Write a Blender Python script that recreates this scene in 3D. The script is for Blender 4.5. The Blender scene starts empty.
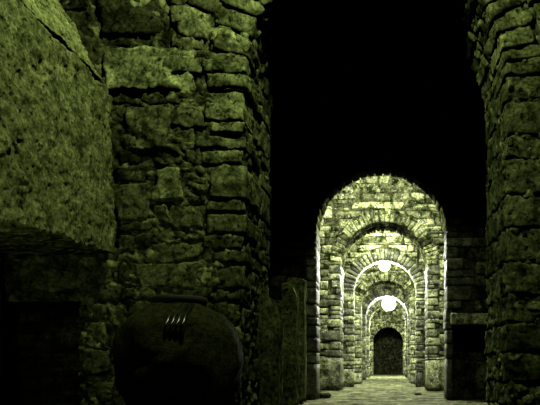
import bpy, math, random
import numpy as np
from math import pi, sin, cos, sqrt

C = bpy.context.scene.collection
F, VX, VY, H = 600.0, 390.0, 368.0, 0.42      # focal length in pixels, vanishing point, eye height
def P(px, py, d):
    return ((px-VX)/F*d, d, H+(VY-py)/F*d)

# ------------------------------------------------------------------ numpy noise
def _hash(ix, iy, iz, seed):
    h = (ix.astype(np.int64)*374761393 + iy.astype(np.int64)*668265263 + iz.astype(np.int64)*2147483647 + seed*144665) & 0xFFFFFFFF
    h = ((h ^ (h >> 13))*1274126177) & 0xFFFFFFFF
    h = ((h ^ (h >> 16))*2246822519) & 0xFFFFFFFF
    h = h ^ (h >> 15)
    return (h & 0xFFFFFF)/float(0xFFFFFF)
def vnoise(p, seed=0):
    f = np.floor(p); t = p-f; t = t*t*(3-2*t)
    i = f.astype(np.int64)
    r = 0
    for dx in (0, 1):
        wx = t[:, 0] if dx else 1-t[:, 0]
        for dy in (0, 1):
            wy = t[:, 1] if dy else 1-t[:, 1]
            for dz in (0, 1):
                wz = t[:, 2] if dz else 1-t[:, 2]
                r = r + wx*wy*wz*_hash(i[:, 0]+dx, i[:, 1]+dy, i[:, 2]+dz, seed)
    return r*2-1
def fbm(p, octaves=3, seed=0, gain=.5):
    r = 0; a = 1; s = 1; n = 0
    for k in range(octaves):
        r = r + a*vnoise(p*s+k*17.3, seed+k); n += a; a *= gain; s *= 2.03
    return r/n
def vfbm(p, octaves=3, seed=0, gain=.5):
    return np.stack([fbm(p, octaves, seed+11*k, gain) for k in range(3)], 1)
def voronoi(p, seed=0):
    """distance to nearest and second nearest feature point, and a random number of the cell"""
    f = np.floor(p).astype(np.int64)
    d1 = np.full(len(p), 9.); d2 = np.full(len(p), 9.); cid = np.zeros(len(p))
    for dx in (-1, 0, 1):
        for dy in (-1, 0, 1):
            for dz in (-1, 0, 1):
                c = f+np.array((dx, dy, dz))
                q = np.stack([c[:, k]+_hash(c[:, 0], c[:, 1], c[:, 2], seed+k) for k in range(3)], 1)
                d = np.sqrt(((p-q)**2).sum(1))
                nearer = d < d1
                d2 = np.where(nearer, d1, np.minimum(d2, d))
                cid = np.where(nearer, _hash(c[:, 0], c[:, 1], c[:, 2], seed+9), cid)
                d1 = np.where(nearer, d, d1)
    return d1, d2, cid

# ------------------------------------------------------------------ mesh assembly
class MB:
    """collects quads and tints, links them as ONE mesh object"""
    def __init__(s): s.v = []; s.f = []; s.t = []; s.n = 0
    def add(s, v, f, tint=1.0):
        v = np.asarray(v, float); f = np.asarray(f, np.int64)
        s.v.append(v); s.f.append(f+s.n); s.n += len(v)
        t = np.asarray(tint, float)
        s.t.append(np.full(len(v), float(t)) if t.ndim == 0 else t)
    def build(s, name, m, parent=None, smooth=True, loc=(0, 0, 0)):
        v = np.concatenate(s.v)-np.array(loc); f = np.concatenate(s.f); t = np.concatenate(s.t)
        me = bpy.data.meshes.new(name)
        me.vertices.add(len(v)); me.vertices.foreach_set('co', v.astype(np.float32).ravel())
        me.loops.add(len(f)*4); me.loops.foreach_set('vertex_index', f.astype(np.int32).ravel())
        me.polygons.add(len(f))
        me.polygons.foreach_set('loop_start', np.arange(0, len(f)*4, 4, dtype=np.int32))
        me.polygons.foreach_set('use_smooth', np.full(len(f), smooth))
        me.update(calc_edges=True); me.validate()
        a = me.attributes.new('tint', 'FLOAT_COLOR', 'POINT')
        col = np.stack([t, t, t, np.ones_like(t)], 1).astype(np.float32)
        a.data.foreach_set('color', col.ravel())
        o = bpy.data.objects.new(name, me); C.objects.link(o)
        me.materials.append(m)
        if parent: o.parent = parent
        else: o.location = loc
        return o

_tpl = {}
def cube_tpl(nx, ny, nz):
    k = (nx, ny, nz)
    if k in _tpl: return _tpl[k]
    vid = {}; vs = []; fs = []
    def vert(i, j, l):
        key = (i, j, l)
        if key not in vid:
            vid[key] = len(vs); vs.append((2*i/nx-1, 2*j/ny-1, 2*l/nz-1))
        return vid[key]
    for i in range(nx):
        for j in range(ny):
            fs.append((vert(i, j, 0), vert(i, j+1, 0), vert(i+1, j+1, 0), vert(i+1, j, 0)))
            fs.append((vert(i, j, nz), vert(i+1, j, nz), vert(i+1, j+1, nz), vert(i, j+1, nz)))
    for i in range(nx):
        for l in range(nz):
            fs.append((vert(i, 0, l), vert(i+1, 0, l), vert(i+1, 0, l+1), vert(i, 0, l+1)))
            fs.append((vert(i, ny, l), vert(i, ny, l+1), vert(i+1, ny, l+1), vert(i+1, ny, l)))
    for j in range(ny):
        for l in range(nz):
            fs.append((vert(0, j, l), vert(0, j, l+1), vert(0, j+1, l+1), vert(0, j+1, l)))
            fs.append((vert(nx, j, l), vert(nx, j+1, l), vert(nx, j+1, l+1), vert(nx, j, l+1)))
    _tpl[k] = (np.array(vs), np.array(fs)); return _tpl[k]

def rounded(p, k):
    x, y, z = p[:, 0], p[:, 1], p[:, 2]
    sph = np.stack([x*np.sqrt(1-y*y/2-z*z/2+y*y*z*z/3), y*np.sqrt(1-z*z/2-x*x/2+z*z*x*x/3), z*np.sqrt(1-x*x/2-y*y/2+x*x*y*y/3)], 1)
    return p*(1-k)+sph*k
def rough_tint(v, tint, seed=0, amt=.35):
    return tint*np.clip(1+amt*fbm(v*9, 3, seed+5), .15, 2.5)

def hexa(mb, lo, hi, n, tint=1., k=.22, amp=.012, freq=9., seed=0, warp=None, pits=0.):
    """a stone: box lo..hi (or 4 + 4 corners) rounded, roughened; warp maps its points into the world"""
    nx, ny, nz = (n, n, n) if isinstance(n, int) else n
    p, f = cube_tpl(nx, ny, nz)
    q = (rounded(p, k)+1)/2
    if len(np.asarray(lo)) == 4:                # quads: front four corners (bl, br, tr, tl), back four
        A = np.asarray(lo, float); B = np.asarray(hi, float)
        u, w, t = q[:, 0:1], q[:, 2:3], q[:, 1:2]
        fa = (1-u)*(1-w)*A[0]+u*(1-w)*A[1]+u*w*A[2]+(1-u)*w*A[3]
        fb = (1-u)*(1-w)*B[0]+u*(1-w)*B[1]+u*w*B[2]+(1-u)*w*B[3]
        v = fa*(1-t)+fb*t
    else:
        v = np.asarray(lo)+q*(np.asarray(hi)-np.asarray(lo))
    if warp: v = warp(v)
    v = v+vfbm(v*freq, 3, seed, .6)*amp
    if amp > .014: v = v+vfbm(v*31, 2, seed+4, .6)*amp*.45
    if pits:
        d1, d2, c = voronoi(v*22, seed+3)
        cen = v.mean(0); dirn = v-cen; dirn /= np.linalg.norm(dirn, axis=1)[:, None]+1e-6
        v = v-dirn*(np.clip(.42-d1, 0, 1)*(c > .7)*pits)[:, None]
    mb.add(v, f, rough_tint(v, tint, seed))

# ------------------------------------------------------------------ materials
def nd(t, ty, **kw):
    n = t.nodes.new(ty)
    for k, v in kw.items(): setattr(n, k, v)
    return n
def stone_mat(name, ca, cb, bump=.5, scale=1., rough=.9, fleck=.0, spec=.25, micro=(.3, 1.6), fcol=(.75, .76, .46), crack=0., mscale=58., hi=(.36, .66)):
    m = bpy.data.materials.new(name); m.use_nodes = True; t = m.node_tree; L = t.links.new
    b = t.nodes['Principled BSDF']
    b.inputs['Roughness'].default_value = rough; b.inputs['Specular IOR Level'].default_value = spec
    co = nd(t, 'ShaderNodeTexCoord')
    at = nd(t, 'ShaderNodeAttribute', attribute_name='tint')
    n1 = nd(t, 'ShaderNodeTexNoise'); n1.inputs['Scale'].default_value = 7*scale; n1.inputs['Detail'].default_value = 9; n1.inputs['Roughness'].default_value = .72
    L(co.outputs['Object'], n1.inputs['Vector'])
    cr = nd(t, 'ShaderNodeValToRGB'); cr.color_ramp.elements[0].position = hi[0]; cr.color_ramp.elements[1].position = hi[1]
    cr.color_ramp.elements[0].color = (*ca, 1); cr.color_ramp.elements[1].color = (*cb, 1)
    L(n1.outputs['Fac'], cr.inputs['Fac'])
    n2 = nd(t, 'ShaderNodeTexNoise'); n2.inputs['Scale'].default_value = mscale*scale; n2.inputs['Detail'].default_value = 6; n2.inputs['Roughness'].default_value = .75
    L(co.outputs['Object'], n2.inputs['Vector'])
    c2 = nd(t, 'ShaderNodeMapRange'); c2.inputs['From Min'].default_value = .36; c2.inputs['From Max'].default_value = .64
    c2.inputs['To Min'].default_value = micro[0]; c2.inputs['To Max'].default_value = micro[1]
    L(n2.outputs['Fac'], c2.inputs['Value'])
    mx = nd(t, 'ShaderNodeVectorMath', operation='MULTIPLY'); L(at.outputs['Color'], mx.inputs[1]); base = cr.outputs['Color']
    my = nd(t, 'ShaderNodeVectorMath', operation='SCALE'); L(mx.outputs[0], my.inputs[0]); L(c2.outputs[0], my.inputs['Scale'])
    last = my.outputs[0]
    if not fleck: L(base, mx.inputs[0])
    if fleck:
        n3 = nd(t, 'ShaderNodeTexNoise'); n3.inputs['Scale'].default_value = 19*scale; n3.inputs['Detail'].default_value = 7; n3.inputs['Roughness'].default_value = .7
        n3.inputs['Distortion'].default_value = .4
        L(co.outputs['Object'], n3.inputs['Vector'])
        r3 = nd(t, 'ShaderNodeMapRange'); r3.inputs['From Min'].default_value = .58; r3.inputs['From Max'].default_value = .74; r3.inputs['To Max'].default_value = fleck
        L(n3.outputs['Fac'], r3.inputs['Value'])
        mm = nd(t, 'ShaderNodeMix', data_type='RGBA'); L(r3.outputs[0], mm.inputs['Factor']); L(base, mm.inputs['A'])
        mm.inputs['B'].default_value = (*fcol, 1); L(mm.outputs['Result'], mx.inputs[0])
    hgt = None
    if crack:                                   # dirt filled cracks and pits
        ns = nd(t, 'ShaderNodeTexNoise'); ns.inputs['Scale'].default_value = 6*scale; ns.inputs['Detail'].default_value = 6
        L(co.outputs['Object'], ns.inputs['Vector'])
        vm = nd(t, 'ShaderNodeVectorMath', operation='MULTIPLY_ADD'); L(ns.outputs['Color'], vm.inputs[0]); vm.inputs[1].default_value = (.35, .35, .35); L(co.outputs['Object'], vm.inputs[2])
        vo = nd(t, 'ShaderNodeTexVoronoi', feature='DISTANCE_TO_EDGE'); vo.inputs['Scale'].default_value = 6.5*scale; L(vm.outputs[0], vo.inputs['Vector'])
        rk = nd(t, 'ShaderNodeMapRange'); rk.inputs['From Max'].default_value = .07; rk.inputs['To Min'].default_value = 1-crack; L(vo.outputs['Distance'], rk.inputs['Value'])
        n4 = nd(t, 'ShaderNodeTexNoise'); n4.inputs['Scale'].default_value = 24*scale; n4.inputs['Detail'].default_value = 4; L(co.outputs['Object'], n4.inputs['Vector'])
        rp = nd(t, 'ShaderNodeMapRange'); rp.inputs['From Min'].default_value = .33; rp.inputs['From Max'].default_value = .43; rp.inputs['To Min'].default_value = .12; L(n4.outputs['Fac'], rp.inputs['Value'])
        mk = nd(t, 'ShaderNodeMath', operation='MULTIPLY'); L(rk.outputs[0], mk.inputs[0]); L(rp.outputs[0], mk.inputs[1]); hgt = mk.outputs[0]
        ms = nd(t, 'ShaderNodeVectorMath', operation='SCALE'); L(last, ms.inputs[0]); L(hgt, ms.inputs['Scale']); last = ms.outputs[0]
    L(last, b.inputs['Base Color'])
    ad = nd(t, 'ShaderNodeMath', operation='ADD'); L(n1.outputs['Fac'], ad.inputs[0]); L(n2.outputs['Fac'], ad.inputs[1])
    bp = nd(t, 'ShaderNodeBump'); bp.inputs['Strength'].default_value = bump; bp.inputs['Distance'].default_value = .03
    if hgt is not None:
        a2_ = nd(t, 'ShaderNodeMath', operation='ADD'); L(ad.outputs[0], a2_.inputs[0]); L(hgt, a2_.inputs[1]); L(a2_.outputs[0], bp.inputs['Height'])
    else: L(ad.outputs[0], bp.inputs['Height']); L(bp.outputs['Normal'], b.inputs['Normal'])
    return m
def plain_mat(name, col, rough=.5, metal=0., bump=0):
    m = bpy.data.materials.new(name); m.use_nodes = True; t = m.node_tree; b = t.nodes['Principled BSDF']
    n = nd(t, 'ShaderNodeTexNoise'); n.inputs['Scale'].default_value = 30; n.inputs['Detail'].default_value = 5
    co = nd(t, 'ShaderNodeTexCoord'); t.links.new(co.outputs['Object'], n.inputs['Vector'])
    cr = nd(t, 'ShaderNodeValToRGB'); cr.color_ramp.elements[0].color = (*[c*.6 for c in col], 1); cr.color_ramp.elements[1].color = (*col, 1)
    t.links.new(n.outputs['Fac'], cr.inputs['Fac']); t.links.new(cr.outputs['Color'], b.inputs['Base Color'])
    b.inputs['Roughness'].default_value = rough; b.inputs['Metallic'].default_value = metal
    return m
def glow_mat(name, col, strength):
    m = bpy.data.materials.new(name); m.use_nodes = True; t = m.node_tree; b = t.nodes['Principled BSDF']
    b.inputs['Base Color'].default_value = (.9, .9, .85, 1)
    b.inputs['Emission Color'].default_value = (*col, 1); b.inputs['Emission Strength'].default_value = strength
    return m

M_NEAR = stone_mat('near_masonry', (.026, .036, .009), (.235, .285, .095), .9, 1., fleck=.3, spec=0., micro=(.35, 1.6), crack=.5, mscale=36, hi=(.38, .62), fcol=(.52, .54, .30))
M_BLOCK = stone_mat('pitted_limestone', (.055, .075, .018), (.26, .31, .10), .9, 1.2, fleck=.85, spec=0., micro=(.3, 1.6), crack=.2, mscale=40, hi=(.36, .62), fcol=(.60, .62, .34))
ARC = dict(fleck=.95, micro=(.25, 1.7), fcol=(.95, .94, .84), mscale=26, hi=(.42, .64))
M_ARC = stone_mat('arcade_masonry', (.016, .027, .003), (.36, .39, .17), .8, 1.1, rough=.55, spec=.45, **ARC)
M_DRY = stone_mat('dry_vault_stone', (.016, .027, .003), (.36, .39, .17), .8, 1.1, rough=.95, spec=0., **ARC)
M_FLOOR = stone_mat('earth_floor', (.012, .018, .004), (.19, .205, .085), .9, .45, spec=.05, fleck=.5, micro=(.3, 1.7), mscale=30, hi=(.4, .6))
M_JAR = stone_mat('dark_earthenware', (.028, .032, .009), (.07, .08, .022), .9, 1., rough=.85, spec=.02, mscale=30)
M_GLAZE = plain_mat('glazed_clay', (.010, .012, .004), .25)
M_DARK = plain_mat('dark_lid_wood', (.018, .018, .009), .8)
M_IRON = plain_mat('rusted_iron', (.02, .018, .012), .7, .6)
LAMP_COL = (.98, 1.0, .86)
M_GLOBE = glow_mat('lit_globe', LAMP_COL, 1550.)
M_SOFT = glow_mat('frosted_globe', LAMP_COL, 330.)
M_CORD = plain_mat('black_cord', (.02, .02, .015), .7)

def struct(o, label=None):
    o['kind'] = 'structure'
    if label: o['label'] = label
    return o
def thing(name, label, cat, loc, group=None):
    o = bpy.data.objects.new(name, None); C.objects.link(o); o.location = loc; o.empty_display_size = .1
    o['label'] = label; o['category'] = cat
    if group: o['group'] = group
    return o
def tag(o, label, cat, group=None):
    o['label'] = label; o['category'] = cat
    if group: o['group'] = group
    return o

# ------------------------------------------------------------------ a wall pierced by a round arch
CX = -.112
class Arch:
    def __init__(s, y0, th, W, apex, xl, xr, zt, cx=CX):
        s.y0, s.th, s.W, s.hw, s.apex, s.xl, s.xr, s.zt, s.cx = y0, th, W, W/2, apex, xl, xr, zt, cx
        s.zs = apex-s.hw; s.arc = pi*s.hw; s.total = 2*s.zs+s.arc
    def prof(s, u, r):
        """point (x, z) at arc length u along the opening and r outward from it"""
        u = np.asarray(u, float); r = np.asarray(r, float)
        th = np.clip(pi-(u-s.zs)/s.hw, 0, pi)
        x = s.cx+(s.hw+r)*np.cos(th)
        z = s.zs+(s.hw+r)*np.sin(th)
        z = np.where(u < s.zs, u, np.where(u > s.zs+s.arc, s.total-u, z))
        return x, z
    def normal(s, u):
        th = np.clip(pi-(np.asarray(u, float)-s.zs)/s.hw, 0, pi)
        return np.cos(th), np.sin(th)
    def rmax(s, u):
        x, z = s.prof(u, 0*u); nx, nz = s.normal(u)
        a = np.where(nx < 0, (s.xl-x)/np.minimum(nx, -1e-6), (s.xr-x)/np.maximum(nx, 1e-6))
        b = np.where(nz > 1e-6, (s.zt-z)/np.maximum(nz, 1e-6), 1e9)
        return np.minimum(a, b)
    def warp(s, v):                      # (u, t, r) -> world
        x, z = s.prof(v[:, 0], v[:, 2])
        return np.stack([x, s.y0+v[:, 1], z], 1)
    def xlim(s, z, rd):                  # half width of opening plus ring at height z
        R = s.hw+rd
        if z <= s.zs: return R
        d = z-s.zs
        return sqrt(max(R*R-d*d, 0))

def core(mb, A, su, sr, amp, holes=(), rubble=.0, tint=.35, seed=0, recess=0.):
    nu = int(A.total/su); u = np.linspace(0, A.total, nu+1)
    rm = A.rmax(u)
    nr = int(max(1, np.median(rm)/sr)); nt = max(3, int(A.th/su/1.3))
    fr = np.linspace(0, 1, nr+1)**1.15
    rows = []                            # (t, fraction of r, nx-weight, face)
    for k in range(6, 0, -1): rows.append((A.th, k/6., 'b'))
    for t in np.linspace(A.th, 0, nt+1)[:-1]: rows.append((t, 0, 'r'))
    for q in fr: rows.append((0, q, 'f'))
    G = []; kind = []
    for (t, q, kd) in rows:
        x, z = A.prof(u, rm*q)
        G.append(np.stack([x, np.full_like(x, A.y0+t), z], 1)); kind.append(kd)
    V = np.concatenate(G); nR = len(rows)
    nx, nz = A.normal(u)
    N = []
    for (t, q, kd) in rows:
        inward = np.stack([-nx, 0*nx, -nz], 1); fwd = np.stack([0*nx, 0*nx-1, 0*nx], 1)
        w = np.clip(t/.06, 0, 1) if kd == 'r' else 0 if kd == 'f' else .0
        if kd == 'b': fwd = -fwd
        N.append(inward*w+fwd*(1-w) if kd != 'b' else fwd)
    N = np.concatenate(N)
    disp = fbm(V*7, 4, seed, .6)
    amp_v = amp*np.concatenate([np.full(nu+1, 1. if kd != 'b' else .3) for kd in kind])
    T = np.clip(1+.6*fbm(V*6, 3, seed+40), .2, 2)*tint
    off = disp*amp_v-recess*np.concatenate([np.full(nu+1, 1. if kd == 'r' else .4 if kd == 'f' else 0) for kd in kind])
    if rubble:
        P2 = V*np.array([9., 9., 13.])+vfbm(V*6, 2, seed+8)*.7
        d1, d2, cid = voronoi(P2, seed+21)
        st = np.clip((d2-d1)*3.0, 0, 1)
        st = st*st*(3-2*st)
        off = off+(st*(.4+.9*cid)-.35)*rubble
        T = T*(.30+st*(.5+1.6*cid))
    V = V+N*off[:, None]+vfbm(V*14, 2, seed+60)*(amp_v*.35)[:, None]
    V[:, 2] = np.maximum(V[:, 2], -.02)
    idx = np.arange(nR*(nu+1)).reshape(nR, nu+1)
    a, b, c, d = idx[:-1, :-1], idx[:-1, 1:], idx[1:, 1:], idx[1:, :-1]
    Fq = np.stack([a, b, c, d], -1).reshape(-1, 4)
    if holes:
        cen = V[Fq].mean(1); keep = np.ones(len(Fq), bool)
        for (x0, x1, z0, z1) in holes:
            inside = (cen[:, 0] > x0) & (cen[:, 0] < x1) & (cen[:, 2] > z0) & (cen[:, 2] < z1) & (cen[:, 1] < A.y0+.2)
            keep &= ~inside
        Fq = Fq[keep]
    mb.add(V, Fq, T)

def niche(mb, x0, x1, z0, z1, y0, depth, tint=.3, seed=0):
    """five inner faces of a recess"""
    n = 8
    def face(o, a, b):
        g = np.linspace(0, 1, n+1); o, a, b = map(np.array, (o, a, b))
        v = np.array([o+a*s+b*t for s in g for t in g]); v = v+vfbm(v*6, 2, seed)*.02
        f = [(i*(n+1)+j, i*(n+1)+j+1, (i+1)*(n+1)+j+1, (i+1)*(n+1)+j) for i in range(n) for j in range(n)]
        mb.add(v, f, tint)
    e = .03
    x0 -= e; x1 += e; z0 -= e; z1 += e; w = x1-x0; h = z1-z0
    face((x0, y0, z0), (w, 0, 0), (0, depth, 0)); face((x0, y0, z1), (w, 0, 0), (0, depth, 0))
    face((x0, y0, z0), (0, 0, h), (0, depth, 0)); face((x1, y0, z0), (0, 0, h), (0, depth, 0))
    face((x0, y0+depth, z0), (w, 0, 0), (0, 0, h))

def ring(mb, A, rng, vh, rd, n, prot=.025, gap=.012, tints=(.5, 1.2), piece=.5, seed=0, u0=None, u1=None, k=.2, amp=.01, bright=.1, first=1):
    """voussoirs: radial stones round the arch, in pieces through its depth"""
    u = A.zs if u0 is None else u0; end = A.zs+A.arc if u1 is None else u1
    i = 0
    while u < end-.02:
        h = vh*rng.uniform(.7, 1.35)
        if u+h > end-vh*.4: h = end-u
        t = 0; j = 0
        np_ = max(1, round(A.th/piece))
        for j in range(np_):
            d = A.th/np_
            r1 = rd*rng.uniform(.72, 1.25) if j == 0 else rd*.5
            ti = rng.uniform(*tints)
            if rng.random() < bright: ti *= 1.5
            p = prot*rng.uniform(.3, 1.3)
            front = (prot*rng.uniform(.6, 1.5)*first) if j == 0 else -gap/2
            hexa(mb, (u+gap/2, t+gap/2-front-(gap if j == 0 else 0), -p), (u+h-gap/2, t+d-gap/2, r1), n, ti, k, amp, 10., seed+i*7+j, A.warp)
            t += d
        u += h; i += 1

def jambs(mb, A, rng, hr, wr, n, prot=.025, gap=.014, tints=(.5, 1.2), piece=.5, seed=0, sides=('l', 'r'), k=.18, amp=.012, ztop=None, base=0, holes=()):
    for sd in sides:
        z = 0.; i = 0; top = ztop or A.zs
        while z < top-.03:
            h = rng.uniform(*hr)
            if base and i == 0: h = base*rng.uniform(.8, 1.1)
            if z+h > top-hr[0]*.6: h = top-z
            np_ = max(1, round(A.th/piece))
            for j in range(np_):
                d = A.th/np_
                w = rng.uniform(*wr) if j == 0 else .2
                ti = rng.uniform(*tints)
                if rng.random() < .1: ti *= 1.4
                if any(hh[2] < z+h+.25 and hh[3] > z-.05 and (hh[0] > A.cx) == (sd == 'r') for hh in holes): w = min(w, .07)
                p = prot*rng.uniform(.2, 1.4)
                front = prot*rng.uniform(.5, 1.5)+gap if j == 0 else 0
                a, b = (z+gap/2, z+h-gap/2)
                if sd == 'r': a, b = A.total-b, A.total-a
                hexa(mb, (a, d*j+gap/2-front, -p), (b, d*(j+1)-gap/2, w), n, ti, k, amp, 9., seed+i*13+j+(500 if sd == 'r' else 0), A.warp)
            z += h; i += 1

def rubble(mb, A, rng, hr, wr, n, rdz, depth=.12, prot=.03, gap=.016, tints=(.4, 1.2), seed=0, excl=(), sides=(-1, 1), k=.22, amp=.012, x_in=None, zmax=None, bright=.1, zmin=0., big=0):
    """roughly coursed facing stones outside the ring"""
    z = zmin; i = 0; top = zmax or A.zt
    while z < top-.03:
        h = rng.uniform(*hr)
        if big and z == zmin: h = big*rng.uniform(.8, 1.2)
        h = min(h, top-z)
        rd = rdz(z) if callable(rdz) else rdz
        l0, l1 = A.xlim(z, rd), A.xlim(z+h, rd)
        for sd in sides:
            lim = abs((A.xl if sd < 0 else A.xr)-A.cx)
            a0, a1 = l0, l1
            if sd < 0 and l0 == 0 and l1 == 0 and len(sides) == 2: continue
            if l0 == 0 and l1 == 0 and len(sides) == 2:       # whole course in one go
                a0 = a1 = -abs(A.xl-A.cx)
            if x_in and sd in x_in and z < x_in[sd][1]: a0 = a1 = max(x_in[sd][0], max(a0, a1))
            while min(a0, a1) < lim-.02:
                w = rng.uniform(*wr)*(1.5 if big and z == zmin else 1)
                b = max(a0, a1)+w
                if b > lim-.06: b = lim
                sk = rng.uniform(-.25, .25)*h*.6
                x0b, x0t, x1b, x1t = A.cx+sd*a0, A.cx+sd*a1, A.cx+sd*(b+sk), A.cx+sd*(b-sk)
                if sd < 0: x0b, x0t, x1b, x1t = x1b, x1t, x0b, x0t
                xm, zm = (x0b+x1b)/2, z+h/2
                ti = rng.uniform(*tints)
                if rng.random() < bright: ti *= 1.5
                pr = prot*rng.uniform(.1, 1.5)
                dz0, dz1 = rng.uniform(0, .25)*gap, rng.uniform(0, .25)*gap
                ok = not any(xm > e[0]-.02 and xm < e[1]+.02 and zm > e[2]-.02 and zm < e[3]+.02 for e in excl)
                if ok:
                    g = gap/2; yf, yb = A.y0-pr, A.y0+depth
                    q = [(x0b+g, z+g+dz0), (x1b-g, z+g+dz1), (x1t-g, z+h-g-dz0), (x0t+g, z+h-g-dz1)]
                    hexa(mb, [(x, yf, zz) for x, zz in q], [(x, yb, zz) for x, zz in q], n, ti, k, amp, 9., seed+i)
                    i += 1
                a0 = b+sk; a1 = b-sk
        z += h

# ================================================================== THE NEAR WALL
rng = random.Random(4)
D1 = 4.5
near = Arch(D1, .9, 265/F*D1, 3.6, -3.4, 2.4, 4.6, cx=(375.5-VX)/F*D1)
def wx(px): return (px-VX)/F*D1
def wz(py): return H+(VY-py)/F*D1
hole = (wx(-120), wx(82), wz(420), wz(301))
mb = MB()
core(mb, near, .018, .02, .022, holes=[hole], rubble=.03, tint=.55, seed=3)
niche(mb, hole[0], hole[1], -.02, hole[3], D1+.05, 1.4, .015, 5)  # inner faces tinted near black, the recess's shade put into the colour
# facing stones at their places: (x0, y0, x1, y1 in wall units of the photo grid, tint, protrusion, lean of the ends)
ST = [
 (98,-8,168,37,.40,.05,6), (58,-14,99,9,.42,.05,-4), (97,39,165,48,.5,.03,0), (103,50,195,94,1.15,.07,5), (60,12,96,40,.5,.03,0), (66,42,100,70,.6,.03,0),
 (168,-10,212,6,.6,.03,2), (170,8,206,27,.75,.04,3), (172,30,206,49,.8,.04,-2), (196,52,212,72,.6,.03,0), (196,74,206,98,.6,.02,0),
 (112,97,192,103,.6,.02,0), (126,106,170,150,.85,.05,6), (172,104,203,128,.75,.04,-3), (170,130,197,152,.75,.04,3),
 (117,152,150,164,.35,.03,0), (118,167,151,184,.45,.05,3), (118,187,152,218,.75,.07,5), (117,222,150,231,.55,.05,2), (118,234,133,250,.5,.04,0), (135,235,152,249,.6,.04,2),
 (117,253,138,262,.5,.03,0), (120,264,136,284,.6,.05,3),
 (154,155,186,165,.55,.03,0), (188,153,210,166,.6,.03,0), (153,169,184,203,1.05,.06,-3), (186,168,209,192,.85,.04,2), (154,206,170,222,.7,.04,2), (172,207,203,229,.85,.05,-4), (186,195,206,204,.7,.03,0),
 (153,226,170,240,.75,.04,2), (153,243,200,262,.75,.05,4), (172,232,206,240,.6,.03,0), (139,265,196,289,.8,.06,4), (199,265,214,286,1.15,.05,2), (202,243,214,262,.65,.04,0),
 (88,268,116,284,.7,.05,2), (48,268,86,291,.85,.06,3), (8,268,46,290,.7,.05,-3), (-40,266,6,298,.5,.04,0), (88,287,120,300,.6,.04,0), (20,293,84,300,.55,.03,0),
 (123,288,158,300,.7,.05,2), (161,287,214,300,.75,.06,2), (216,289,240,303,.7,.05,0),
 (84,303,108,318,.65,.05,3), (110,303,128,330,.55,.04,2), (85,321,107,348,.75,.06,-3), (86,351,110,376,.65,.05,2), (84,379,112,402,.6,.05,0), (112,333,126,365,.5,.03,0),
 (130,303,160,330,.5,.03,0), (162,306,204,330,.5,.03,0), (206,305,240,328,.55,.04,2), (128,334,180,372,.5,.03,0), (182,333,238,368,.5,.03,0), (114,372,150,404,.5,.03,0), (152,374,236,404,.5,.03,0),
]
def px_stone(mb, x0, y0, x1, y1, tint, pr, lean, d=D1, depth=.15, n=None, seed=0, k=.2):
    s = F/d; rj = random.Random(seed*7+1); jx = min(3.5, (x1-x0)*.1); jy = min(3., (y1-y0)*.12)
    J = lambda a: rj.uniform(-a, a)
    q = [((x-VX)/s, H+(VY-y)/s) for x, y in ((x0+lean*.4+J(jx), y1+J(jy)), (x1-lean*.4+J(jx), y1+J(jy)), (x1+lean*.4+J(jx), y0+J(jy)), (x0-lean*.4+J(jx), y0+J(jy)))]
    if n is None: n = (max(6, int((x1-x0)/2.2)), 5, max(5, int((y1-y0)/2.2)))
    hexa(mb, [(x, d-pr*.55+rj.uniform(-.012, .012), z) for x, z in q], [(x, d+depth, z) for x, z in q], n, tint, k, .032 if d < 6 else .015, 6., seed)
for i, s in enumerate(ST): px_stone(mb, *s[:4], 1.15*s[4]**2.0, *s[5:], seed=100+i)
# far left above the block, courses out of view
rubble(mb, near, rng, (.15, .3), (.25, .5), 4, 2.0, sides=(-1,), zmin=2.6, seed=40, zmax=4.5)
# jamb stones of the left pier, traced
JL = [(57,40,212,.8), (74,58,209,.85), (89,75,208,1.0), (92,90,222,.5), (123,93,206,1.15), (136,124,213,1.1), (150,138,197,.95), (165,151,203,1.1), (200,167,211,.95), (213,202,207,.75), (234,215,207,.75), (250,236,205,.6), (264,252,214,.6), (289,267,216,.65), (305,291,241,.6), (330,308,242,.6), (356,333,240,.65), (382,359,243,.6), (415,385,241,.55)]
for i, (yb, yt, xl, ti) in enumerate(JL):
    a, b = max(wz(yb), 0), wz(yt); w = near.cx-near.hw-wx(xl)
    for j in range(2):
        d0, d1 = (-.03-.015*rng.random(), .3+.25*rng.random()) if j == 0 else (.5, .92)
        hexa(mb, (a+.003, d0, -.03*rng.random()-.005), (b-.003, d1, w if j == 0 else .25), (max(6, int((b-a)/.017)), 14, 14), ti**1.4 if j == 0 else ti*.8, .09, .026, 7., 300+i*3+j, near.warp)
jambs(mb, near, rng, (.09, .28), (.25, .45), (10, 12, 10), prot=.02, gap=.012, tints=(.38, .8), piece=.45, seed=700, sides=('r',), amp=.03, k=.08)
rubble(mb, near, rng, (.08, .24), (.14, .42), (10, 4, 9), .52, sides=(1,), seed=800, tints=(.35, .8), zmin=0., amp=.028, prot=.03, zmax=4.5, k=.1, gap=.012, x_in={1: (near.hw+.42, near.zs)})
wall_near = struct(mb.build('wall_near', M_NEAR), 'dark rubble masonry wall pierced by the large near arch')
mb = MB()
ring(mb, near, rng, .105, .26, (5, 10, 8), prot=.025, gap=.01, tints=(.4, .95), piece=.45, seed=900, amp=.026, bright=.1, k=.1)
ring(mb, Arch(D1, .3, near.W+.6, 3.6+.30, -3.4, 2.4, 4.6, cx=near.cx), rng, .16, .26, (7, 5, 8), prot=.025, gap=.012, tints=(.4, .9), seed=1300, amp=.028, k=.1)
mb.build('arch_ring', M_NEAR, wall_near)

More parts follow.
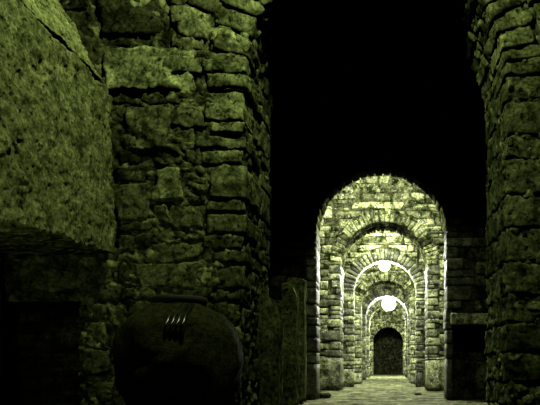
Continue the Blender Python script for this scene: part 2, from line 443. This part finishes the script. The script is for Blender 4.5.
# ================================================================== THE ARCADE BEHIND
def arcade(name, A, seed, vh, rd, n, su, hr, wr, extra=None, holes=(), excl=(), tints=(.18, 1.5), label=None, core_t=.3, big=.5, rm=None):
    r = random.Random(seed)
    mb = MB()
    core(mb, A, su, su*1.2, .012, holes=holes, tint=core_t, seed=seed, recess=.03)
    mj = MB()
    jambs(mj, A, r, (hr[0]*.8, hr[1]*1.1), (wr[0]*.6, wr[1]*.9), n, prot=.012, gap=.012, tints=(tints[0]+.2, tints[1]+.2), piece=.4, seed=seed*31, base=big, k=.08, amp=.009, holes=holes)  # jamb tints raised to paint in the bright lit rims of the reveals
    rubble(mb, A, r, hr, wr, n, rd*1.02, seed=seed*57, excl=list(excl)+list(holes), tints=tints, x_in={-1: (A.hw+wr[0]*.75, A.zs), 1: (A.hw+wr[0]*.75, A.zs)}, gap=.010, prot=.025, amp=.016, big=big, k=.26)
    if extra: extra(mb)
    o = struct(mb.build(name, M_DRY), label)
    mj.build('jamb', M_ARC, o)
    mb = MB()
    ring(mb, A, r, vh, rd, n, prot=.010, gap=.010, tints=tints, piece=.4, seed=seed*91, amp=.006, bright=.18, k=.08)
    mb.build('arch_ring', rm or M_DRY, o)
    return o

a1 = Arch(7.9, .4, 131/F*7.9, H+202/F*7.9, -1.75, 1.45, 5.2)
d2 = 10.95
a2 = Arch(d2, .8, 88/F*d2, H+147/F*d2, -1.6, 1.4, 4.4)
a3 = Arch(13.2, .36, 63/F*13.2, H+108/F*13.2, -1.6, 1.4, 4.4)
a4 = Arch(16.0, .73, 50/F*16, H+88/F*16, -1.6, 1.4, 4.4)
a5 = Arch(21.0, .9, 43/F*21, H+72.8/F*21, -1.6, 1.4, 4.4)
a6 = Arch(26.0, .9, 36.5/F*26, H+64/F*26, -1.6, 1.4, 4.4)
a7 = Arch(35.0, .5, 30/F*35, H+41/F*35, -1.6, 1.4, 4.4)

def at(px, py, d): x, y, z = P(px, py, d); return x, z
nx0, nz1 = at(454, 324, 7.9); nx1, nz0 = at(492, 353, 7.9)
def extra1(mb):
    niche(mb, nx0, nx1, nz0, nz1, 7.92, .35, .3, 77)
arcade('wall_arch_one', a1, 11, .085, .36, 4, .035, (.09, .2), (.2, .5), extra1, tints=(.08, .42), core_t=.12, holes=[(nx0, nx1, nz0, nz1)], excl=[(nx0-.15, nx1+.1, nz0-.05, nz1+.2)], label='dark rubble wall with the first corridor arch')
def extra2(mb):
    px_stone(mb, 391, 176, 412, 191, .38, .04, 0, d=d2, n=6, seed=5)
    px_stone(mb, 354, 202, 404, 208.5, 1.9, .05, 0, d=d2, n=6, seed=6)
    px_stone(mb, 322, 205, 332, 219, 1.9, .04, 0, d=d2, n=5, seed=7)
ex2 = []
for (x0, y0, x1, y1) in ((391, 176, 412, 191), (354, 202, 404, 208.5), (322, 205, 332, 219)):
    xa, zb = at(x0, y1, d2); xb, za = at(x1, y0, d2); ex2.append((xa-.08, xb+.08, zb-.05, za+.05))
arcade('wall_arch_two', a2, 12, .075, .20, 4, .03, (.045, .19), (.1, .42), extra2, excl=ex2, label='brightly lit rubble wall with the second corridor arch', big=.62)
arcade('wall_arch_three', a3, 13, .075, .24, 3, .04, (.045, .17), (.1, .4), label='rubble wall with the third corridor arch', rm=M_ARC, big=.4)
arcade('wall_arch_four', a4, 14, .08, .24, 3, .05, (.08, .17), (.15, .4), label='rubble wall with the fourth corridor arch', big=.3)
arcade('wall_arch_five', a5, 15, .1, .25, 3, .06, (.1, .2), (.2, .45), label='rubble wall with the fifth corridor arch', rm=M_ARC)
arcade('wall_arch_six', a6, 16, .12, .25, 3, .07, (.12, .25), (.2, .5), label='rubble wall with the sixth corridor arch', rm=M_ARC)
arcade('wall_end', a7, 17, .14, .25, 3, .08, (.12, .25), (.2, .5), label='end wall of the corridor around a black arched doorway')

# ------------------------------------------------------------------ side walls, ceilings, floors
def sheet(name, o, a, b, na, nb, m, amp, tint, seed, label=None, courses=True):
    o, a, b = map(lambda q: np.array(q, float), (o, a, b)); mb = MB()
    S, T = np.meshgrid(np.linspace(0, 1, na+1), np.linspace(0, 1, nb+1), indexing='ij')
    v = o+S.reshape(-1, 1)*a+T.reshape(-1, 1)*b
    nrm = np.cross(a, b); nrm /= np.linalg.norm(nrm)
    t = np.full(len(v), tint)*np.clip(1+.4*fbm(v*5, 3, seed), .3, 2)
    off = fbm(v*4, 4, seed, .55)*amp
    if courses:
        d1, dd2, c = voronoi(v*np.array([4.5, 4.5, 7.]), seed+2)
        s = np.clip((dd2-d1)*4, 0, 1); off = off+s*amp*1.2; t = t*(.35+s*(.4+.6*c))
    v = v+nrm*off[:, None]
    f = [(i*(nb+1)+j, (i+1)*(nb+1)+j, (i+1)*(nb+1)+j+1, i*(nb+1)+j+1) for i in range(na) for j in range(nb)]
    mb.add(v, f, t)
    return struct(mb.build(name, m), label)
sheet('floor_front', (-3.6, -2, 0), (6.2, 0, 0), (0, 7.4, 0), 90, 110, M_FLOOR, .012, .7, 21, courses=False)
sheet('floor', (-1.9, 5.4, 0), (3.6, 0, 0), (0, 33.6, 0), 70, 420, M_FLOOR, .018, 1., 22, courses=False)
sheet('wall_left', (-1.62, 5.3, -.05), (0, 33.6, 0), (0, 0, 5.4), 260, 50, M_DRY, .03, .8, 23)
sheet('wall_right', (1.42, 38.9, -.05), (0, -33.6, 0), (0, 0, 5.4), 260, 50, M_DRY, .03, .8, 24)
sheet('ceiling', (-1.8, 8.1, 4.4), (0, 30.8, 0), (3.4, 0, 0), 200, 24, M_ARC, .03, .7, 25)
sheet('ceiling_front', (-3.6, -2, 4.6), (0, 6.8, 0), (6.2, 0, 0), 60, 50, M_NEAR, .03, .7, 26)
sheet('ceiling_middle', (-1.8, 5.2, 5.2), (0, 3.0, 0), (3.4, 0, 0), 30, 30, M_ARC, .03, .7, 27)
sheet('wall_back', (2.5, -2, -.05), (-6.0, 0, 0), (0, 0, 4.7), 60, 50, M_NEAR, .03, .7, 28)
sheet('wall_near_left', (-3.4, -2, -.05), (0, 6.6, 0), (0, 0, 4.7), 60, 50, M_NEAR, .03, .7, 29)
sheet('wall_near_right', (2.4, 4.6, -.05), (0, -6.6, 0), (0, 0, 4.7), 60, 50, M_NEAR, .03, .7, 30)
sheet('wall_far', (-1.7, 38.8, -.05), (3.2, 0, 0), (0, 0, 4.6), 40, 50, M_DRY, .03, .12, 31)  # dark tint paints in the gloom of the unlit room past the doorway

# ================================================================== THINGS
# the great block by the left wall
blk = thing('stone_block', 'massive pitted stone block with sloping top, jutting from the wall at upper left', 'stone block', (-2.6, 4.2, 1.2))
def hx(A, B, n, m, name, seed, amp=.03, k=.06, pits=.0, tint=1.):
    mb = MB(); hexa(mb, A, B, n, tint, k, amp, 7., seed, None, pits)
    return mb.build(name, m, blk, loc=(-2.6, 4.2, 1.2))
yb, yn = 4.42, 2.35
zb = wz(257); zn = zb-.10; zt = 2.44
hx([(-3.3, yn, zn), (-2.01, yn, zn), (-2.03, yn, zt-.02), (-3.3, yn, zt-.02)],
   [(-3.3, yb, zb), (-2.0, yb, zb), (-2.03, yb-.06, zt), (-3.3, yb-.06, zt)], (40, 170, 96), M_BLOCK, 'body', 61, .03, .03, .075, .95)
hx([(-3.3, 2.6, 0), (-2.80, 2.6, 0), (-2.80, 2.6, zn+.02), (-3.3, 2.6, zn+.02)], [(-3.3, 4.36, 0), (-2.80, 4.36, 0), (-2.80, 4.36, zb+.02), (-3.3, 4.36, zb+.02)], (10, 30, 20), M_BLOCK, 'support', 66, .02, .03)
hx([(-3.3, yn, zt+.01), (-2.04, yn, zt+.01), (-2.48, yn, zt+.83), (-3.3, yn, zt+.83)],
   [(-3.3, yb-.1, zt+.03), (-2.04, yb-.1, zt+.03), (-2.49, yb-.1, zt+.85), (-3.3, yb-.1, zt+.85)], (40, 170, 70), M_BLOCK, 'lid', 71, .03, .05, .06, 1.25)

# lathe helper
def lathe(mb, prof, c, n=48, tint=1., amp=0., seed=0):
    v = []; f = []
    for (r, z) in prof:
        for k in range(n):
            a = 2*pi*k/n; v.append((c[0]+r*cos(a), c[1]+r*sin(a), c[2]+z))
    for i in range(len(prof)-1):
        for k in range(n):
            f.append((i*n+k, i*n+(k+1) % n, (i+1)*n+(k+1) % n, (i+1)*n+k))
    v = np.array(v)
    if amp: v = v+vfbm(v*6, 3, seed)*amp
    mb.add(v, f, rough_tint(v, tint, seed))
def smooth_prof(pts, m=5):
    out = []; n = len(pts)
    for i in range(n-1):
        p0, p1, p2, p3 = pts[max(i-1, 0)], pts[i], pts[i+1], pts[min(i+2, n-1)]
        for k in range(m):
            t = k/m
            out.append(tuple(.5*((2*p1[j])+(-p0[j]+p2[j])*t+(2*p0[j]-5*p1[j]+4*p2[j]-p3[j])*t*t+(-p0[j]+3*p1[j]-3*p2[j]+p3[j])*t**3) for j in (0, 1)))
    out.append(pts[-1]); return out
def tube(mb, pts, rad, n=8, tint=1.):
    pts = np.array(pts, float); v = []; f = []
    for i, p in enumerate(pts):
        d = pts[min(i+1, len(pts)-1)]-pts[max(i-1, 0)]; d /= np.linalg.norm(d)
        a = np.cross(d, (0, 0, 1) if abs(d[2]) < .9 else (0, 1, 0)); a /= np.linalg.norm(a); b = np.cross(d, a)
        r = rad if not hasattr(rad, '__len__') else rad[i]
        if i in (0, len(pts)-1): r = r*.6
        for k in range(n): v.append(p+r*(cos(2*pi*k/n)*a+sin(2*pi*k/n)*b))
    for i in range(len(pts)-1):
        for k in range(n): f.append((i*n+k, i*n+(k+1) % n, (i+1)*n+(k+1) % n, (i+1)*n+k))
    c0 = len(v); v.append(pts[0]); v.append(pts[-1]); e = (len(pts)-1)*n
    for k in range(0, n, 2):
        f.append((c0, (k+2) % n, k+1, k)); f.append((c0+1, e+k, e+k+1, e+(k+2) % n))
    mb.add(np.array(v), f, tint)

# the big jar
JX, JY = (180-VX)/F*3.98, 3.98
jar = thing('storage_jar', 'big dark round jar with a ribbed handle under a flat lid, against the wall', 'jar', (JX, JY, 0))
jp = smooth_prof([(.001, 0.), (.23, 0.), (.31, .12), (.375, .28), (.397, .45), (.392, .56), (.352, .68), (.29, .76), (.21, .81), (.150, .828), (.150, .845), (.10, .848)])
mb = MB(); lathe(mb, jp, (JX, JY, 0), 64, .72, .04, 5); mb.build('body', M_JAR, jar, loc=(JX, JY, 0))
mb = MB(); lathe(mb, [(.001, .845), (.165, .845), (.175, .852), (.175, .88), (.168, .888), (.001, .888)], (JX, JY, 0), 40, 1., .003, 6); mb.build('lid', M_DARK, jar, loc=(JX, JY, 0))
mb = MB()
for k, xo in enumerate((.045, .078, .111, .144)):
    pts = []
    for s in np.linspace(0, 1, 12):
        z = .825-.20*s; y = JY-.15-.23*s-.06*sin(pi*s)
        pts.append((JX+xo+.012*(s-.5), y, z))
    tube(mb, pts, .015, 8)
mb.build('handle', M_GLAZE, jar, loc=(JX, JY, 0))

# upright slabs on the left of the opening
def slab(label, x0, x1, y0, y1, zt, cut, seed, tint, slope=0.):
    mb = MB(); n = 14
    p, f = cube_tpl(8, 10, 30); q = (rounded(p, .03)+1)/2
    v = np.array((x0, y0, 0))+q*np.array((x1-x0, y1-y0, zt))
    fx = (v[:, 0]-x0)/(x1-x0); fz = np.clip((v[:, 2]-(zt-cut))/cut, 0, 1)
    v[:, 2] -= slope*(1-fx)*fz+cut*.62*fz*np.clip((fx-.35)/.65, 0, 1)**2
    v = v+vfbm(v*6, 3, seed)*.02
    v[:, 2] = np.maximum(v[:, 2], .002)
    mb.add(v, f, rough_tint(v, tint, seed))
    c = ((x0+x1)/2, (y0+y1)/2, 0)
    o = mb.build('stone_slab', M_NEAR, loc=c)
    return tag(o, label, 'stone slab', 'upright slabs along the left side')
slab('thick round shouldered slab at the foot of the near arch, lowest of the upright slabs', -1.16, -.93, 4.97, 5.22, H+75/F*4.97, .36, 41, .36)
slab('upright slab with a sloping shoulder, middle one between the round shouldered slab and the tallest slab', -1.15, (296-VX)/F*6.3, 6.3, 6.5, H+86/F*6.3, .22, 42, .4, .0)
slab('tallest thin upright slab, standing right beside the first corridor arch', -1.2, (304-VX)/F*7.05, 7.05, 7.25, H+91/F*7.05, .06, 43, .65)

# stone lintel over the small black recess on the right
lx0, lz1 = at(451, 313.5, 7.8); lx1, lz0 = at(494, 324.5, 7.8)
mb = MB(); hexa(mb, (lx0, 7.72, lz0), (lx1, 8.05, lz1), (20, 6, 8), 1.2, .04, .008, 8., 51)
o = mb.build('stone_lintel', M_ARC, loc=((lx0+lx1)/2, 7.85, lz0)); tag(o, 'long flat stone lintel over the small black recess on the right', 'lintel')

# iron bars
def bar(pts, rad, label, name='iron_bar'):
    mb = MB(); c = pts[0]; tube(mb, pts, rad, 8)
    o = mb.build(name, M_IRON, loc=c); return tag(o, label, 'iron bar', 'iron bars fixed to the arches')
p0 = P(418, 243, 12.5); p1 = P(418, 265, 12.5)
bar([(p0[0], 13.24, p0[2]+.02), (p0[0], 12.7, p0[2]+.02), (p0[0], 12.55, p0[2]), (p0[0], 12.5, p0[2]-.06), p1], .028, 'longer iron bar hanging by the third arch, upper of the two hanging bars')
p0 = P(411.7, 275, 15.2); p1 = P(411.7, 286, 15.2)
bar([(p0[0], 16.04, p0[2]+.02), (p0[0], 15.4, p0[2]+.02), (p0[0], 15.24, p0[2]), (p0[0], 15.2, p0[2]-.05), p1], .026, 'shorter iron bar hanging by the fourth arch, lower of the two hanging bars')
p0 = P(430, 233, d2-.025); p1 = P(444, 233, d2-.025)
bar([p0, p1], .026, 'short horizontal iron bar on the right side of the second arch')

# fallen stone on the floor
for (px, d, s, lb) in ((323, 8.35, .075, 'small dark stone lying on the floor just inside the first arch at left'), (418, 9.3, .035, 'tiny pebble on the floor near the right wall')):
    x = (px-VX)/F*d; mb = MB(); hexa(mb, (x-s*1.6, d-s, .0), (x+s*1.6, d+s, s*.9), 8, .25, .6, s*.3, 9., int(px))
    o = mb.build('fallen_stone', M_FLOOR, loc=(x, d, 0)); tag(o, lb, 'stone', 'loose stones on the corridor floor')

# ------------------------------------------------------------------ lamps
def make_lamp(loc, rad, ztop, label, m=None):
    t = thing('hanging_lamp', label, 'lamp', loc, 'globe lamps along the corridor')
    mb = MB(); lathe(mb, [(max(rad*sin(a), .001), -rad*cos(a)) for a in np.linspace(0, pi, 13)], loc, 20); g = mb.build('globe', m or M_GLOBE, t, loc=loc)
    mb = MB(); lathe(mb, [(.001, rad*.95), (rad*.45, rad*.93), (rad*.4, rad*1.5), (.012, rad*1.55), (.001, rad*1.56)], loc, 16); mb.build('socket', M_IRON, t, loc=loc)
    mb = MB(); tube(mb, [(loc[0], loc[1], loc[2]+rad*1.5), (loc[0], loc[1], (loc[2]+ztop)/2+rad), (loc[0], loc[1], ztop)], .008, 6); mb.build('cord', M_CORD, t, loc=loc)
    return t
def copy_lamp(src, loc, s, label):
    r = src.copy(); C.objects.link(r); r.location = loc; r.scale = (s, s, s); r['label'] = label
    for ch in src.children:
        c = ch.copy(); C.objects.link(c); c.parent = r
    return r
l0 = make_lamp((CX, 12.35, 3.44), .075, 4.42, 'globe lamp hanging behind the second arch, hidden above its crown')
copy_lamp(l0, (CX, 8.95, 3.52), 1.5, 'globe lamp hanging behind the first arch, hidden above its crown')
copy_lamp(l0, (CX, 27.5, 3.66), 3.6, 'globe lamp hanging behind the sixth arch, hidden above its crown')
copy_lamp(l0, (CX, 17.3, 3.1), 1.4, 'globe lamp hanging behind the fourth arch, hidden above its crown')
x, y, z = P(384.5, 266, 13.74)
make_lamp((x, y, z), .11, 4.42, 'small bright globe lamp under the crown of the third arch, higher of the two')
x, y, z = P(388.7, 304, 23.2)
make_lamp((x, y, z), .25, 4.42, 'large bright globe lamp deep in the corridor, lower of the two', M_SOFT)

# near room: ceiling lamp overhead, plus unseen fill spots added outside the view
def spot(loc, aim, watt, cone, blend, size, col=(.93, 1., .66)):
    from mathutils import Vector
    ld = bpy.data.lights.new('fill_spot', 'SPOT'); ld.energy = watt; ld.color = col; ld.shadow_soft_size = size
    ld.spot_size = math.radians(cone); ld.spot_blend = blend
    lo = bpy.data.objects.new('fill_spot', ld); C.objects.link(lo); lo.location = loc
    lo.rotation_euler = (Vector(aim)-Vector(loc)).to_track_quat('-Z', 'Y').to_euler()
ld = bpy.data.lights.new('ceiling_lamp', 'POINT'); ld.energy = 205; ld.color = (.90, 1., .64); ld.shadow_soft_size = .07
lo = bpy.data.objects.new('ceiling_lamp', ld); C.objects.link(lo); lo.location = (-.42, 3.2, 4.1)
spot((-1.75, 2.3, .92), (-2.15, 4.5, 1.1), 12, 56, .8, .08)  # added fill that brightens the wall below the block
spot((-.6, .4, 1.6), (-1.5, 4.2, .4), 3, 32, .8, .08)  # added weak fill aimed at the jar

w = bpy.data.worlds.new('World'); bpy.context.scene.world = w; w.use_nodes = True
w.node_tree.nodes['Background'].inputs[0].default_value = (.8, 1, .5, 1); w.node_tree.nodes['Background'].inputs[1].default_value = 0.0

cd = bpy.data.cameras.new('camera'); cam = bpy.data.objects.new('camera', cd); C.objects.link(cam)
cam.location = (0, 0, H); cam.rotation_euler = (pi/2, 0, 0)
cd.sensor_width = 36; cd.lens = F/540*36; cd.shift_x = -(VX-270)/540; cd.shift_y = (VY-202.5)/540
cd.clip_start = .05; cd.clip_end = 200
S = bpy.context.scene; S.camera = cam
S.view_settings.view_transform = 'Standard'; S.view_settings.look = 'None'; S.view_settings.exposure = 0; S.view_settings.gamma = 1
S.view_settings.use_curve_mapping = False
S.cycles.max_bounces = 6; S.cycles.diffuse_bounces = 0
S.cycles.sample_clamp_indirect = 6
